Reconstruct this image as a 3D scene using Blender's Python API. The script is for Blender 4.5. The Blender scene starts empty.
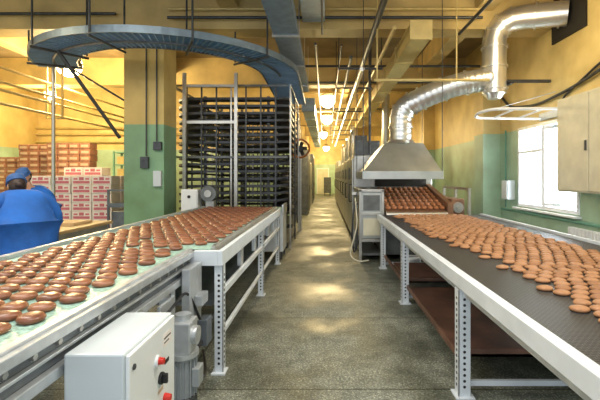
import bpy, bmesh, math, random
from mathutils import Vector, Matrix
random.seed(7)
scene = bpy.context.scene
COL = scene.collection
BASE = {}

# ------------------------------------------------------------------ materials
def newmat(name):
    m = bpy.data.materials.new(name); m.use_nodes = True
    nt = m.node_tree; b = nt.nodes['Principled BSDF']
    return m, nt, b

def mat(name, c, rough=.5, metal=0.0, var=.12, ns=6, bump=0.0, bs=60, emit=None, es=0, coord='Object', rvar=.1, coat=0):
    m, nt, b = newmat(name)
    tc = nt.nodes.new('ShaderNodeTexCoord')
    n = nt.nodes.new('ShaderNodeTexNoise'); n.inputs['Scale'].default_value = ns; n.inputs['Detail'].default_value = 5
    nt.links.new(tc.outputs[coord], n.inputs['Vector'])
    r = nt.nodes.new('ShaderNodeValToRGB')
    r.color_ramp.elements[0].position = .3; r.color_ramp.elements[1].position = .7
    r.color_ramp.elements[0].color = [max(0, x*(1-var)) for x in c]+[1]
    r.color_ramp.elements[1].color = [min(1, x*(1+var)) for x in c]+[1]
    nt.links.new(n.outputs['Fac'], r.inputs['Fac'])
    nt.links.new(r.outputs['Color'], b.inputs['Base Color'])
    mr = nt.nodes.new('ShaderNodeMapRange')
    mr.inputs['To Min'].default_value = max(.02, rough-rvar); mr.inputs['To Max'].default_value = min(1, rough+rvar)
    nt.links.new(n.outputs['Fac'], mr.inputs['Value']); nt.links.new(mr.outputs['Result'], b.inputs['Roughness'])
    b.inputs['Metallic'].default_value = metal
    if coat: b.inputs['Coat Weight'].default_value = coat; b.inputs['Coat Roughness'].default_value = .15
    if bump:
        n2 = nt.nodes.new('ShaderNodeTexNoise'); n2.inputs['Scale'].default_value = bs; n2.inputs['Detail'].default_value = 4
        nt.links.new(tc.outputs[coord], n2.inputs['Vector'])
        bp = nt.nodes.new('ShaderNodeBump'); bp.inputs['Strength'].default_value = bump; bp.inputs['Distance'].default_value = .01
        nt.links.new(n2.outputs['Fac'], bp.inputs['Height']); nt.links.new(bp.outputs['Normal'], b.inputs['Normal'])
    if emit:
        b.inputs['Emission Color'].default_value = list(emit)+[1]; b.inputs['Emission Strength'].default_value = es
    return m

def wallmat(name, top, low, split=2.65):
    m, nt, b = newmat(name)
    g = nt.nodes.new('ShaderNodeNewGeometry'); s = nt.nodes.new('ShaderNodeSeparateXYZ')
    nt.links.new(g.outputs['Position'], s.inputs['Vector'])
    gt = nt.nodes.new('ShaderNodeMath'); gt.operation = 'GREATER_THAN'; gt.inputs[1].default_value = split
    nt.links.new(s.outputs['Z'], gt.inputs[0])
    mx = nt.nodes.new('ShaderNodeMix'); mx.data_type = 'RGBA'
    mx.inputs['A'].default_value = list(low)+[1]; mx.inputs['B'].default_value = list(top)+[1]
    nt.links.new(gt.outputs[0], mx.inputs['Factor'])
    n = nt.nodes.new('ShaderNodeTexNoise'); n.inputs['Scale'].default_value = 1.6; n.inputs['Detail'].default_value = 8
    nt.links.new(g.outputs['Position'], n.inputs['Vector'])
    r = nt.nodes.new('ShaderNodeValToRGB'); r.color_ramp.elements[0].position = .3; r.color_ramp.elements[1].position = .65
    r.color_ramp.elements[0].color = (.74, .69, .62, 1); r.color_ramp.elements[1].color = (1, 1, 1, 1)
    nt.links.new(n.outputs['Fac'], r.inputs['Fac'])
    mu = nt.nodes.new('ShaderNodeMix'); mu.data_type = 'RGBA'; mu.blend_type = 'MULTIPLY'; mu.inputs['Factor'].default_value = 1
    nt.links.new(mx.outputs['Result'], mu.inputs['A']); nt.links.new(r.outputs['Color'], mu.inputs['B'])
    nt.links.new(mu.outputs['Result'], b.inputs['Base Color'])
    b.inputs['Roughness'].default_value = .45
    n2 = nt.nodes.new('ShaderNodeTexNoise'); n2.inputs['Scale'].default_value = 25
    nt.links.new(g.outputs['Position'], n2.inputs['Vector'])
    bp = nt.nodes.new('ShaderNodeBump'); bp.inputs['Strength'].default_value = .25; bp.inputs['Distance'].default_value = .01
    nt.links.new(n2.outputs['Fac'], bp.inputs['Height']); nt.links.new(bp.outputs['Normal'], b.inputs['Normal'])
    return m

def floormat():
    m, nt, b = newmat('damp_concrete_floor')
    g = nt.nodes.new('ShaderNodeNewGeometry')
    def noise(sc, det=6):
        n = nt.nodes.new('ShaderNodeTexNoise'); n.inputs['Scale'].default_value = sc; n.inputs['Detail'].default_value = det
        nt.links.new(g.outputs['Position'], n.inputs['Vector']); return n
    def mul(a, bb, fac=1.0):
        mu = nt.nodes.new('ShaderNodeMix'); mu.data_type = 'RGBA'; mu.blend_type = 'MULTIPLY'; mu.inputs['Factor'].default_value = fac
        nt.links.new(a, mu.inputs['A']); nt.links.new(bb, mu.inputs['B']); return mu.outputs['Result']
    def ramp(src, p0, c0, p1, c1):
        r = nt.nodes.new('ShaderNodeValToRGB')
        r.color_ramp.elements[0].position = p0; r.color_ramp.elements[0].color = c0+(1,)
        r.color_ramp.elements[1].position = p1; r.color_ramp.elements[1].color = c1+(1,)
        nt.links.new(src, r.inputs['Fac']); return r.outputs['Color']
    big = noise(1.0, 10); fine = noise(55, 4); mid = noise(6, 8)
    v = nt.nodes.new('ShaderNodeTexVoronoi'); v.inputs['Scale'].default_value = 60
    nt.links.new(g.outputs['Position'], v.inputs['Vector'])
    base = ramp(big.outputs['Fac'], .40, (.135, .145, .11), .54, (.27, .285, .23))
    c = mul(base, ramp(v.outputs['Distance'], .1, (1.9, 1.9, 1.85), .42, (.68, .68, .68)), .85)
    c = mul(c, ramp(mid.outputs['Fac'], .3, (.66, .66, .64), .65, (1.15, 1.15, 1.15)))
    c = mul(c, ramp(fine.outputs['Fac'], .35, (.6, .6, .6), .65, (1.28, 1.28, 1.28)))
    br = nt.nodes.new('ShaderNodeTexBrick'); br.offset = 0
    br.inputs['Scale'].default_value = 1; br.inputs['Brick Width'].default_value = 3.1; br.inputs['Row Height'].default_value = 1.51
    br.inputs['Mortar Size'].default_value = .010; br.inputs['Color1'].default_value = (1,1,1,1); br.inputs['Color2'].default_value = (.9,.9,.88,1); br.inputs['Mortar'].default_value = (.4,.4,.35,1)
    mp = nt.nodes.new('ShaderNodeMapping'); mp.inputs['Location'].default_value = (1.1, .02, 0)
    nt.links.new(g.outputs['Position'], mp.inputs['Vector']); nt.links.new(mp.outputs['Vector'], br.inputs['Vector'])
    c = mul(c, br.outputs['Color'])
    nt.links.new(c, b.inputs['Base Color'])
    mr = nt.nodes.new('ShaderNodeMapRange'); mr.inputs['From Min'].default_value = .38; mr.inputs['From Max'].default_value = .56
    mr.inputs['To Min'].default_value = .36; mr.inputs['To Max'].default_value = .7
    nt.links.new(big.outputs['Fac'], mr.inputs['Value']); nt.links.new(mr.outputs['Result'], b.inputs['Roughness'])
    b.inputs['Specular IOR Level'].default_value = .4
    bp = nt.nodes.new('ShaderNodeBump'); bp.inputs['Strength'].default_value = .35; bp.inputs['Distance'].default_value = .006
    nt.links.new(fine.outputs['Fac'], bp.inputs['Height']); nt.links.new(bp.outputs['Normal'], b.inputs['Normal'])
    return m

def gridmat(name, c1, c2, scale, rough=.4, metal=.0, bump=.5):
    m, nt, b = newmat(name)
    g = nt.nodes.new('ShaderNodeTexCoord')
    br = nt.nodes.new('ShaderNodeTexBrick')
    br.inputs['Scale'].default_value = scale
    br.inputs['Color1'].default_value = list(c1)+[1]; br.inputs['Color2'].default_value = [x*.8 for x in c1]+[1]
    br.inputs['Mortar'].default_value = list(c2)+[1]; br.inputs['Mortar Size'].default_value = .02
    br.inputs['Brick Width'].default_value = .35; br.inputs['Row Height'].default_value = .18
    nt.links.new(g.outputs['Object'], br.inputs['Vector'])
    nt.links.new(br.outputs['Color'], b.inputs['Base Color'])
    b.inputs['Roughness'].default_value = rough; b.inputs['Metallic'].default_value = metal
    bp = nt.nodes.new('ShaderNodeBump'); bp.inputs['Strength'].default_value = bump; bp.inputs['Distance'].default_value = .004
    nt.links.new(br.outputs['Fac'], bp.inputs['Height']); nt.links.new(bp.outputs['Normal'], b.inputs['Normal'])
    return m

YEL = (.80, .62, .25)
M = dict(
    wall=wallmat('yellow_mint_wall', YEL, (.44, .63, .46)),
    pillar=wallmat('yellow_green_pillar', (.62, .45, .14), (.22, .40, .23), 2.6),
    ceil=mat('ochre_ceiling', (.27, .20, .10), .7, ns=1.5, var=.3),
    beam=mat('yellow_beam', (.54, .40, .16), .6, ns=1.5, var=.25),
    floor=floormat(),
    steel=mat('brushed_steel', (.50, .49, .45), .36, .8, ns=8),
    galv=mat('galvanised_sheet', (.74, .74, .72), .30, .85, ns=3, var=.08, rvar=.05),
    hood=mat('grey_hood_steel', (.46, .48, .45), .34, .65, ns=4, var=.12),
    alu=mat('aluminium_profile', (.55, .58, .60), .38, .6, ns=15),
    tray=mat('blue_grey_tray_steel', (.22, .29, .35), .4, .4, ns=6, var=.2),
    white=mat('white_painted_steel', (.66, .71, .75), .4, 0, ns=4, var=.1),
    whiteplastic=mat('white_plastic', (.85, .87, .88), .35, 0, var=.03),
    cream=mat('cream_enamel', (.66, .62, .46), .45, 0, ns=4, var=.1),
    boxgrey=mat('light_grey_enclosure', (.58, .64, .66), .4, 0, ns=3, var=.05),
    boxdoor=mat('pale_grey_door', (.74, .77, .77), .4, 0, var=.03),
    dark=mat('dark_steel', (.06, .065, .07), .4, .4, ns=10, var=.3),
    darkgrey=mat('dark_grey_machine', (.14, .15, .15), .45, .3, ns=6, var=.3),
    black=mat('black_rubber', (.015, .015, .016), .5, 0),
    navy=mat('navy_chain_belt', (.055, .06, .07), .5, .3, ns=10, var=.4),
    bluesteel=mat('blue_belt', (.10, .24, .45), .45, 0, ns=10, var=.25),
    slat=mat('pale_blue_slat', (.25, .38, .52), .4, .2),
    sideplate=mat('grey_side_plate', (.15, .17, .19), .42, .5, ns=6, var=.25),
    motor=mat('grey_motor_paint', (.33, .36, .37), .45, .2, ns=10),
    belt=mat('pale_teal_belt', (.34, .53, .45), .35, 0, ns=45, var=.45, bump=.3, bs=90),
    mesh=gridmat('dark_wire_mesh', (.018, .019, .021), (.13, .13, .13), 12, .45, .4, .8),
    cookieA=mat('glazed_gingerbread', (.26, .10, .046), .40, 0, ns=14, var=.3, bump=.2, bs=35, coat=.22),
    cookieA2=mat('glazed_gingerbread_dark', (.195, .07, .034), .38, 0, ns=14, var=.3, bump=.2, bs=35, coat=.22),
    cookieB=mat('plain_gingerbread', (.31, .14, .057), .6, 0, ns=14, var=.3, bump=.4, bs=40),
    cookieB2=mat('plain_gingerbread_pale', (.40, .195, .088), .6, 0, ns=14, var=.3, bump=.4, bs=40),
    bake=mat('hot_gingerbread', (.42, .17, .07), .5, 0, ns=10, var=.3),
    brownshelf=mat('rusty_brown_tray', (.15, .075, .05), .45, .1, ns=3, var=.5),
    rust=mat('scorched_steel', (.26, .14, .08), .5, .3, ns=5, var=.3),
    wood=mat('worn_wood', (.42, .28, .12), .6, 0, ns=5, var=.25),
    blue=mat('blue_work_coat', (.010, .10, .38), .8, 0, ns=4, var=.35, bump=1.0, bs=9),
    bluedk=mat('dark_blue_cap', (.03, .10, .28), .7, 0, ns=6),
    trousers=mat('dark_trousers', (.03, .03, .05), .8),
    skin=mat('skin', (.55, .30, .19), .5, 0, var=.06),
    hair=mat('dark_brown_hair', (.03, .015, .01), .6, 0, ns=30, var=.5),
    pink=mat('pink_label', (.60, .17, .22), .5, 0, var=.2, ns=20),
    carton=mat('white_carton', (.80, .74, .70), .6, 0, var=.06),
    crate=mat('red_brown_carton', (.30, .14, .09), .65, 0, ns=5, var=.3),
    cratelabel=mat('pale_carton_label', (.5, .38, .28), .65, 0),
    cardboard=mat('cardboard', (.48, .32, .15), .7),
    red=mat('red_button', (.6, .02, .01), .3), green=mat('green_lamp', (.05, .5, .1), .3),
    lampglow=mat('lamp_glow', (1, .9, .6), .3, emit=(1, .84, .5), es=14),
    yellowpipe=mat('yellow_pipe_paint', (.58, .45, .18), .4, .1),
    openshade=mat('opening_shade', (.02, .017, .012), .7),  # near-black colour standing for the shade inside openings
    window=mat('window_frame_white', (.88, .90, .92), .3, 0, var=.02),
    teal=mat('teal_paint', (.16, .38, .28), .45),
    orange=mat('orange_paint', (.6, .2, .05), .45),
)
def glassmat():
    m, nt, b = newmat('window_glass')
    b.inputs['Transmission Weight'].default_value = 1; b.inputs['Roughness'].default_value = .02; b.inputs['IOR'].default_value = 1.01
    return m
M['glass'] = glassmat()

# ------------------------------------------------------------------ mesh builder
def rounded(pts, r, n=6):
    pts = [Vector(p) for p in pts]; out = [pts[0]]
    for i in range(1, len(pts)-1):
        a, b, c = pts[i-1], pts[i], pts[i+1]
        d1 = (a-b); d2 = (c-b); rr = min(r, d1.length*.49, d2.length*.49)
        p1 = b+d1.normalized()*rr; p2 = b+d2.normalized()*rr
        for k in range(n+1):
            t = k/n; out.append((1-t)**2*p1+2*t*(1-t)*b+t*t*p2)
    out.append(pts[-1]); return out
def resample(pts, step):
    L = [0]
    for a, b in zip(pts, pts[1:]): L.append(L[-1]+(b-a).length)
    k = int(L[-1]/step); out = []; j = 0
    for i in range(k+1):
        s = L[-1]*i/k
        while j < len(L)-2 and L[j+1] < s: j += 1
        out.append(pts[j].lerp(pts[j+1], (s-L[j])/max(1e-9, L[j+1]-L[j])))
    return out

class MB:
    def __init__(s): s.v = []; s.f = []; s.m = []; s.s = []
    def add(s, vs, fs, mi=0, sm=False):
        o = len(s.v); s.v += [Vector(v) for v in vs]
        for f in fs: s.f.append([i+o for i in f]); s.m.append(mi); s.s.append(sm)
        return s
    def box(s, x0, x1, y0, y1, z0, z1, mi=0, X=None):
        vs = [Vector(p) for p in [(x0,y0,z0),(x1,y0,z0),(x1,y1,z0),(x0,y1,z0),(x0,y0,z1),(x1,y0,z1),(x1,y1,z1),(x0,y1,z1)]]
        if X: vs = [X@v for v in vs]
        return s.add(vs, [(0,3,2,1),(4,5,6,7),(0,1,5,4),(1,2,6,5),(2,3,7,6),(3,0,4,7)], mi)
    def hexa(s, bot, top, mi=0):
        return s.add(list(bot)+list(top), [(0,3,2,1),(4,5,6,7),(0,1,5,4),(1,2,6,5),(2,3,7,6),(3,0,4,7)], mi)
    def cyl(s, a, b, r, r2=None, n=16, mi=0, caps=True):
        a = Vector(a); b = Vector(b); r2 = r if r2 is None else r2
        d = (b-a).normalized(); u = d.orthogonal().normalized(); w = d.cross(u)
        A = [a+(u*math.cos(t)+w*math.sin(t))*r for t in [2*math.pi*i/n for i in range(n)]]
        B = [b+(u*math.cos(t)+w*math.sin(t))*r2 for t in [2*math.pi*i/n for i in range(n)]]
        s.add(A+B, [(i, (i+1)%n, n+(i+1)%n, n+i) for i in range(n)], mi, True)
        if caps:
            s.add(A, [list(range(n))[::-1]], mi); s.add(B, [list(range(n))], mi)
        return s
    def tube(s, pts, r, n=10, mi=0, caps=True):
        pts = [Vector(p) for p in pts]; m = len(pts); rings = []
        d = (pts[1]-pts[0]).normalized(); u = d.orthogonal().normalized()
        for i in range(m):
            if i == 0: t = pts[1]-pts[0]
            elif i == m-1: t = pts[-1]-pts[-2]
            else: t = (pts[i+1]-pts[i]).normalized()+(pts[i]-pts[i-1]).normalized()
            t = t.normalized(); u = (u-t*u.dot(t)).normalized(); w = t.cross(u)
            ri = r(i) if callable(r) else r
            rings.append([pts[i]+(u*math.cos(2*math.pi*k/n)+w*math.sin(2*math.pi*k/n))*ri for k in range(n)])
        vs = [v for q in rings for v in q]
        s.add(vs, [(i*n+k, i*n+(k+1)%n, (i+1)*n+(k+1)%n, (i+1)*n+k) for i in range(m-1) for k in range(n)], mi, True)
        if caps: s.add(rings[0], [list(range(n))[::-1]], mi); s.add(rings[-1], [list(range(n))], mi)
        return s
    def sweep(s, path, o0, o1, z0, z1, mi=0):
        path = [Vector(p) for p in path]; m = len(path); vs = []
        for i in range(m):
            t = path[min(i+1, m-1)]-path[max(i-1, 0)]; t.z = 0; t.normalize(); nrm = Vector((t.y, -t.x, 0))
            for o, z in ((o0, z0), (o1, z0), (o1, z1), (o0, z1)):
                vs.append(path[i]+nrm*o+Vector((0, 0, z)))
        fs = [(i*4+k, i*4+(k+1)%4, i*4+4+(k+1)%4, i*4+4+k) for i in range(m-1) for k in range(4)]
        fs += [(3,2,1,0), ((m-1)*4, (m-1)*4+1, (m-1)*4+2, (m-1)*4+3)]
        return s.add(vs, fs, mi)
    def lathe(s, prof, n=16, c=(0,0,0), sx=1, sy=1, mi=0):
        c = Vector(c); vs = []; fs = []
        for r, z in prof:
            for k in range(n):
                a = 2*math.pi*k/n; vs.append(c+Vector((r*sx*math.cos(a), r*sy*math.sin(a), z)))
        m = len(prof)
        fs = [(i*n+k, i*n+(k+1)%n, (i+1)*n+(k+1)%n, (i+1)*n+k) for i in range(m-1) for k in range(n)]
        fs += [list(range(n))[::-1], [(m-1)*n+k for k in range(n)]]
        return s.add(vs, fs, mi, True)
    def sphere(s, c, rx, ry, rz, n=16, mi=0):
        c = Vector(c); h = n//2; vs = []
        for i in range(h+1):
            p = math.pi*i/h
            for k in range(n):
                a = 2*math.pi*k/n
                vs.append(c+Vector((rx*math.sin(p)*math.cos(a), ry*math.sin(p)*math.sin(a), rz*math.cos(p))))
        return s.add(vs, [(i*n+k, (i+1)*n+k, (i+1)*n+(k+1)%n, i*n+(k+1)%n) for i in range(h) for k in range(n)], mi, True)
    def mesh(s, name, mats, off=Vector((0,0,0))):
        me = bpy.data.meshes.new(name)
        me.from_pydata([v-off for v in s.v], [], s.f)
        for mm in mats: me.materials.append(M[mm] if isinstance(mm, str) else mm)
        me.polygons.foreach_set('material_index', s.m); me.polygons.foreach_set('use_smooth', s.s)
        me.update(); return me
    def obj(s, name, mats, parent=None, base=(0,0,0), bev=0, **kw):
        if isinstance(mats, str): mats = [mats]
        off = BASE[parent.name] if parent else Vector(base)
        o = bpy.data.objects.new(name, s.mesh(name, mats, off)); COL.objects.link(o)
        if parent: o.parent = parent; BASE[o.name] = off
        else: o.location = off; BASE[o.name] = off
        if bev:
            b = o.modifiers.new('bevel', 'BEVEL'); b.width = bev; b.segments = 2; b.limit_method = 'ANGLE'; b.angle_limit = math.radians(50)
        for k, v in kw.items(): o[k] = v
        return o

def thing(name, base, label, cat, group=None):
    e = bpy.data.objects.new(name, None); e.empty_display_size = .1; e.location = base; COL.objects.link(e)
    BASE[e.name] = Vector(base); e['label'] = label; e['category'] = cat
    if group: e['group'] = group
    return e
def tag(o, label, cat, group=None):
    o['label'] = label; o['category'] = cat
    if group: o['group'] = group
    return o
def copy_tree(o, loc, rot=None, **kw):
    kids = list(o.children)
    c = o.copy(); c.location = loc
    if rot is not None: c.rotation_euler = rot
    COL.objects.link(c)
    for k, v in kw.items(): c[k] = v
    for k in kids:
        kc = k.copy(); kc.parent = c; COL.objects.link(kc)
        for g in k.children:
            gc = g.copy(); gc.parent = kc; COL.objects.link(gc)
    return c
def struct(o): o['kind'] = 'structure'; return o

# ------------------------------------------------------------------ room shell
ZC = 5.3; XR = 4.4; XL = -11.5; YB = 16.0; YF = 36.0; Y0 = -1.5
struct(MB().box(XL-.2, XR+.2, Y0, YF+.2, -.2, 0).obj('floor', 'floor'))
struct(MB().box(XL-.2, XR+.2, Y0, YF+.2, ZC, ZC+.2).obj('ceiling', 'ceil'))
WY0, WY1, WZ0, WZ1 = 6.9, 9.1, .92, 2.68
w = MB(); w.box(XR, XR+.3, Y0, WY0, 0, ZC); w.box(XR, XR+.3, WY1, YF, 0, ZC)
w.box(XR, XR+.3, WY0, WY1, 0, WZ0); w.box(XR, XR+.3, WY0, WY1, WZ1, ZC); struct(w.obj('wall_right', 'wall'))
struct(MB().box(XL-.2, XL, Y0, YB, 0, ZC).obj('wall_left', 'wall'))
struct(MB().box(XL, -1.4, YB, YB+.2, 0, ZC).obj('wall_rear', 'wall'))
struct(MB().box(-1.6, -1.4, YB+.2, YF, 0, ZC).obj('wall_corridor', 'wall'))
struct(MB().box(-1.4, XR, YF, YF+.2, 0, ZC).obj('wall_back', 'wall'))
d = thing('door_1', (-.2, YF, 0), 'cream double door closing the far end of the corridor', 'door'); struct(d)
w = MB(); w.box(-.75, -.69, YF-.06, YF, 0, 2.3); w.box(.29, .35, YF-.06, YF, 0, 2.3); w.box(-.69, .29, YF-.06, YF, 2.24, 2.3); w.obj('door_frame', 'window', d)
MB().box(-.69, -.21, YF-.04, YF-.005, 0, 2.24).obj('door_leaf', 'cream', d)
MB().box(-.19, .29, YF-.04, YF-.005, 0, 2.24).obj('door_leaf', 'cream', d)

n = 1
def trim(mb, m, label=None, bev=.01):
    global n
    o = struct(mb.obj('trim_%d' % n, m, bev=bev)); n += 1
    return o
trim(MB().box(-3.9, -3.12, 7.75, 8.4, 0, 4.45), 'pillar')
trim(MB().box(3.95, 4.4, 10.0, 10.6, 0, 4.45), 'wall')
trim(MB().box(3.95, 4.4, 16.0, 16.6, 0, 4.45), 'wall')
trim(MB().box(3.95, 4.4, 22.0, 22.6, 0, 4.45), 'wall')
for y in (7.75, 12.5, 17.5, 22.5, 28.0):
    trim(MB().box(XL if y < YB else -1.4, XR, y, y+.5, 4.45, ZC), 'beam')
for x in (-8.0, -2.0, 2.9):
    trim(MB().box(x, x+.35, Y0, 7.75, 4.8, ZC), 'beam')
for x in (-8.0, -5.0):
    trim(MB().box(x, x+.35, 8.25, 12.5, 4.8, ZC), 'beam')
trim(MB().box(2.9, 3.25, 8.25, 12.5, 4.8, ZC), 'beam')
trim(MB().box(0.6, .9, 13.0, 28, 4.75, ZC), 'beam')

wn = thing('window_1', (XR, 8.0, WZ0), 'white framed window with an open casement letting in daylight', 'window'); struct(wn)
f = .07
w = MB(); w.box(XR-.02, XR+.1, WY0, WY0+f, WZ0, WZ1); w.box(XR-.02, XR+.1, WY1-f, WY1, WZ0, WZ1)
w.box(XR-.02, XR+.1, WY0+f, WY1-f, WZ0, WZ0+f); w.box(XR-.02, XR+.1, WY0+f, WY1-f, WZ1-f, WZ1); w.box(XR-.02, XR+.1, 7.96, 8.04, WZ0+f, WZ1-f)
w.box(XR-.02, XR+.1, 8.04, WY1-f, 2.1, 2.15)
w.obj('window_frame', 'window', wn, bev=.006)
MB().box(XR+.04, XR+.045, WY0+f, 7.96, WZ0+f, WZ1-f).obj('pane', 'glass', wn)
MB().box(XR+.04, XR+.045, 8.04, WY1-f, WZ0+f, 2.1).obj('pane', 'glass', wn)
w = MB(); X = Matrix.Translation((XR-.03, 8.02, 0))@Matrix.Rotation(math.radians(28), 4, 'Z')
w.box(-.04, 0, -.95, -.89, 1.0, 2.6, X=X); w.box(-.04, 0, -.06, 0, 1.0, 2.6, X=X); w.box(-.04, 0, -.89, -.06, 1.0, 1.07, X=X); w.box(-.04, 0, -.89, -.06, 2.53, 2.6, X=X)
w.obj('casement', 'window', wn, bev=.005)
MB().box(XR-.12, XR+.0, WY0-.05, WY1+.05, WZ0-.06, WZ0-.02).obj('sill', 'window', wn, bev=.006)

# ------------------------------------------------------------------ LEFT CONVEYOR
c = thing('belt_conveyor', (-1.7, 2.0, 0), 'long conveyor with pale teal belt and metal side rails', 'conveyor')
BZ = 1.0
w = MB(); w.box(-2.27, -1.12, .3, 3.28, BZ-.012, BZ); w.box(-2.27, -.93, 3.28, 7.6, BZ-.012, BZ); w.obj('belt', 'belt', c)
MB().box(-2.27, -1.12, .3, 7.6, BZ-.19, BZ-.17).obj('return_belt', 'belt', c)
w = MB(); w.box(-1.115, -1.075, .3, 3.25, BZ-.02, BZ+.012); w.box(-1.075, -1.045, .3, 3.25, BZ-.045, BZ-.0)
w.obj('top_rail', 'alu', c, bev=.004)
MB().box(-1.11, -1.085, .3, 3.25, BZ-.17, BZ-.022).obj('side_plate', 'sideplate', c)
MB().box(-1.085, -1.05, .3, 3.25, BZ-.2, BZ-.155).obj('lower_rail', 'alu', c, bev=.004)
MB().box(-1.085, -1.06, .3, 3.25, BZ-.11, BZ-.095).obj('slot_strip', 'alu', c, bev=.003)
w = MB()
for i in range(20):
    y = .5+i*.14
    w.cyl((-1.086, y, BZ-.07), (-1.07, y, BZ-.07), .014, n=6)
w.obj('bolts', 'steel', c, kind='stuff')
MB().box(-2.33, -2.28, .3, 7.6, BZ-.16, BZ+.03).obj('far_rail', 'alu', c, bev=.004)
MB().box(-.93, -.905, 3.28, 7.5, BZ-.1, BZ+.03).obj('guide_rail', 'steel', c, bev=.003)
MB().box(-.905, -.86, 3.3, 7.4, BZ-.06, BZ-.03).obj('inner_ledge', 'sideplate', c)
w = MB(); w.box(-.86, -.82, 3.2, 7.4, BZ-.12, BZ+.0); w.box(-1.08, -.86, 3.2, 3.25, BZ-.12, BZ-.0)
w.obj('white_rail', 'white', c, bev=.004)
MB().box(-.86, -.83, 3.3, 7.4, .62, .68).obj('stretcher', 'white', c, bev=.004)
MB().box(-.86, -.83, 3.3, 7.4, .3, .34).obj('stretcher', 'white', c, bev=.004)
MB().box(-2.2, -.95, 3.4, 7.2, .5, .53).obj('drip_tray', 'sideplate', c)
for y in (4.1, 4.9, 6.1, 6.7): MB().box(-.9, -.86, y, y+.12, .68, .86).obj('side_bracket', 'alu', c, bev=.004)
def perf_leg(x, y, z1, parent, m='white', wd=.07, side=1):
    w = MB(); w.box(x-wd/2, x+wd/2, y, y+.006, 0.012, z1); w.box(x-wd/2 if side > 0 else x+wd/2-.006, x-wd/2+.006 if side > 0 else x+wd/2, y, y+wd, 0.012, z1)
    w.box(x-wd*.8, x+wd*.8, y-.03, y+wd+.02, 0, .012)
    z = .08
    while z < z1-.05:
        w.cyl((x, y-.001, z), (x, y+.002, z), .011, n=8, mi=1)  # dark discs painted for the shade of punched holes
        w.cyl((x-.002+(-wd/2 if side > 0 else wd/2), y+wd/2, z), (x+.002+(-wd/2 if side > 0 else wd/2), y+wd/2, z), .011, n=8, mi=1)
        z += .042
    return w.obj('leg', [m, 'black'], parent)
for (x, y) in ((-.86, 3.24), (-.86, 5.35), (-.86, 7.25), (-2.25, 3.24), (-2.25, 5.35), (-2.25, 7.25)):
    perf_leg(x, y, .88, c, side=-1)
for (x, y) in ((-1.1, 1.2), (-1.1, 2.75), (-2.28, 1.2)):
    perf_leg(x, y, .8, c, 'alu', .08, side=-1)
MB().box(-1.13, -1.1, .4, 3.2, .42, .50).obj('lower_beam', 'sideplate', c, bev=.004)
MB().box(-1.13, -1.1, .4, 3.2, .16, .2).obj('lower_beam', 'sideplate', c, bev=.004)
w = MB(); w.box(-1.04, -.98, 2.9, 3.18, .55, .92); w.box(-.98, -.92, 3.0, 3.15, .62, .7); w.obj('tension_bracket', 'alu', c, bev=.005)
MB().box(-1.0, -.9, 3.05, 3.18, .30, .50).obj('valve_block', 'sideplate', c, bev=.005)
MB().box(-1.08, -1.05, 2.95, 3.18, .1, .55).obj('lower_bracket', 'alu', c, bev=.005)
MB().cyl((-.99, 3.08, .50), (-.99, 3.08, .62), .035, n=16).obj('adjuster', 'steel', c)
for y in (3.25, 7.5): MB().cyl((-2.25, y, BZ-.09), (-1.13, y, BZ-.09), .07, n=20).obj('roller', 'steel', c)
MB().tube(rounded([(-1.02, 2.15, .7), (-1.0, 2.3, .62), (-1.0, 2.4, .66), (-1.02, 2.55, .5)], .1), .012).obj('cable', 'black', c)
MB().tube(rounded([(-.9, 3.3, .5), (-.95, 3.0, .3), (-.98, 2.75, .35)], .1), .012).obj('cable', 'black', c)
MB().tube(rounded([(-1.04, 2.15, .8), (-1.0, 2.5, .72), (-1.0, 2.9, .78), (-.95, 3.1, .45)], .12), .010).obj('cable', 'black', c)
MB().tube(rounded([(-.93, 2.75, .3), (-.9, 2.95, .1), (-.95, 3.2, .05), (-1.1, 3.6, .03)], .12), .012).obj('cable', 'black', c)
for y in (1.28, 2.3, 2.7):
    w = MB(); w.box(-1.085, -1.07, y, y+.12, BZ-.32, BZ-.2); w.cyl((-1.07, y+.06, BZ-.26), (-1.05, y+.06, BZ-.26), .022, n=12, mi=1)
    w.obj('bearing_bracket', ['alu', 'dark'], c, bev=.003)

gx, gy = -.93, 2.62
g = thing('gear_motor', (gx, gy, .0), 'grey gear motor hanging upright beside the conveyor frame', 'motor')
w = MB()
w.cyl((gx, gy, .16), (gx, gy, .43), .075, n=24)
for i in range(18):
    a = 2*math.pi*i/18
    X = Matrix.Translation((gx, gy, 0))@Matrix.Rotation(a, 4, 'Z'); w.box(.07, .09, -.003, .003, .18, .41, X=X)
w.obj('finned_motor', 'motor', g)
w = MB(); w.lathe([(.05, .09), (.085, .1), (.09, .12), (.09, .17), (.08, .175)], 24, (gx, gy, 0)); w.obj('fan_cover', 'dark', g)
w = MB(); w.cyl((gx, gy, .43), (gx, gy, .46), .10, n=24); w.box(gx-.08, gx+.07, gy-.08, gy+.08, .46, .66); w.cyl((gx-.10, gy, .56), (gx+.1, gy, .56), .06, n=20); w.cyl((gx, gy, .66), (gx, gy, .70), .05, n=18)
w.obj('gearbox', 'alu', g, bev=.008)
MB().box(gx+.07, gx+.12, gy-.05, gy+.05, .24, .36).obj('terminal_box', 'motor', g, bev=.006)
MB().box(-1.05, -1.03, gy-.12, gy+.12, .4, .78).obj('mounting_plate', 'alu', g, bev=.004)
MB().box(gx-.05, gx+.05, gy-.05, gy+.05, 0, .1).obj('foot', 'dark', g)

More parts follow.
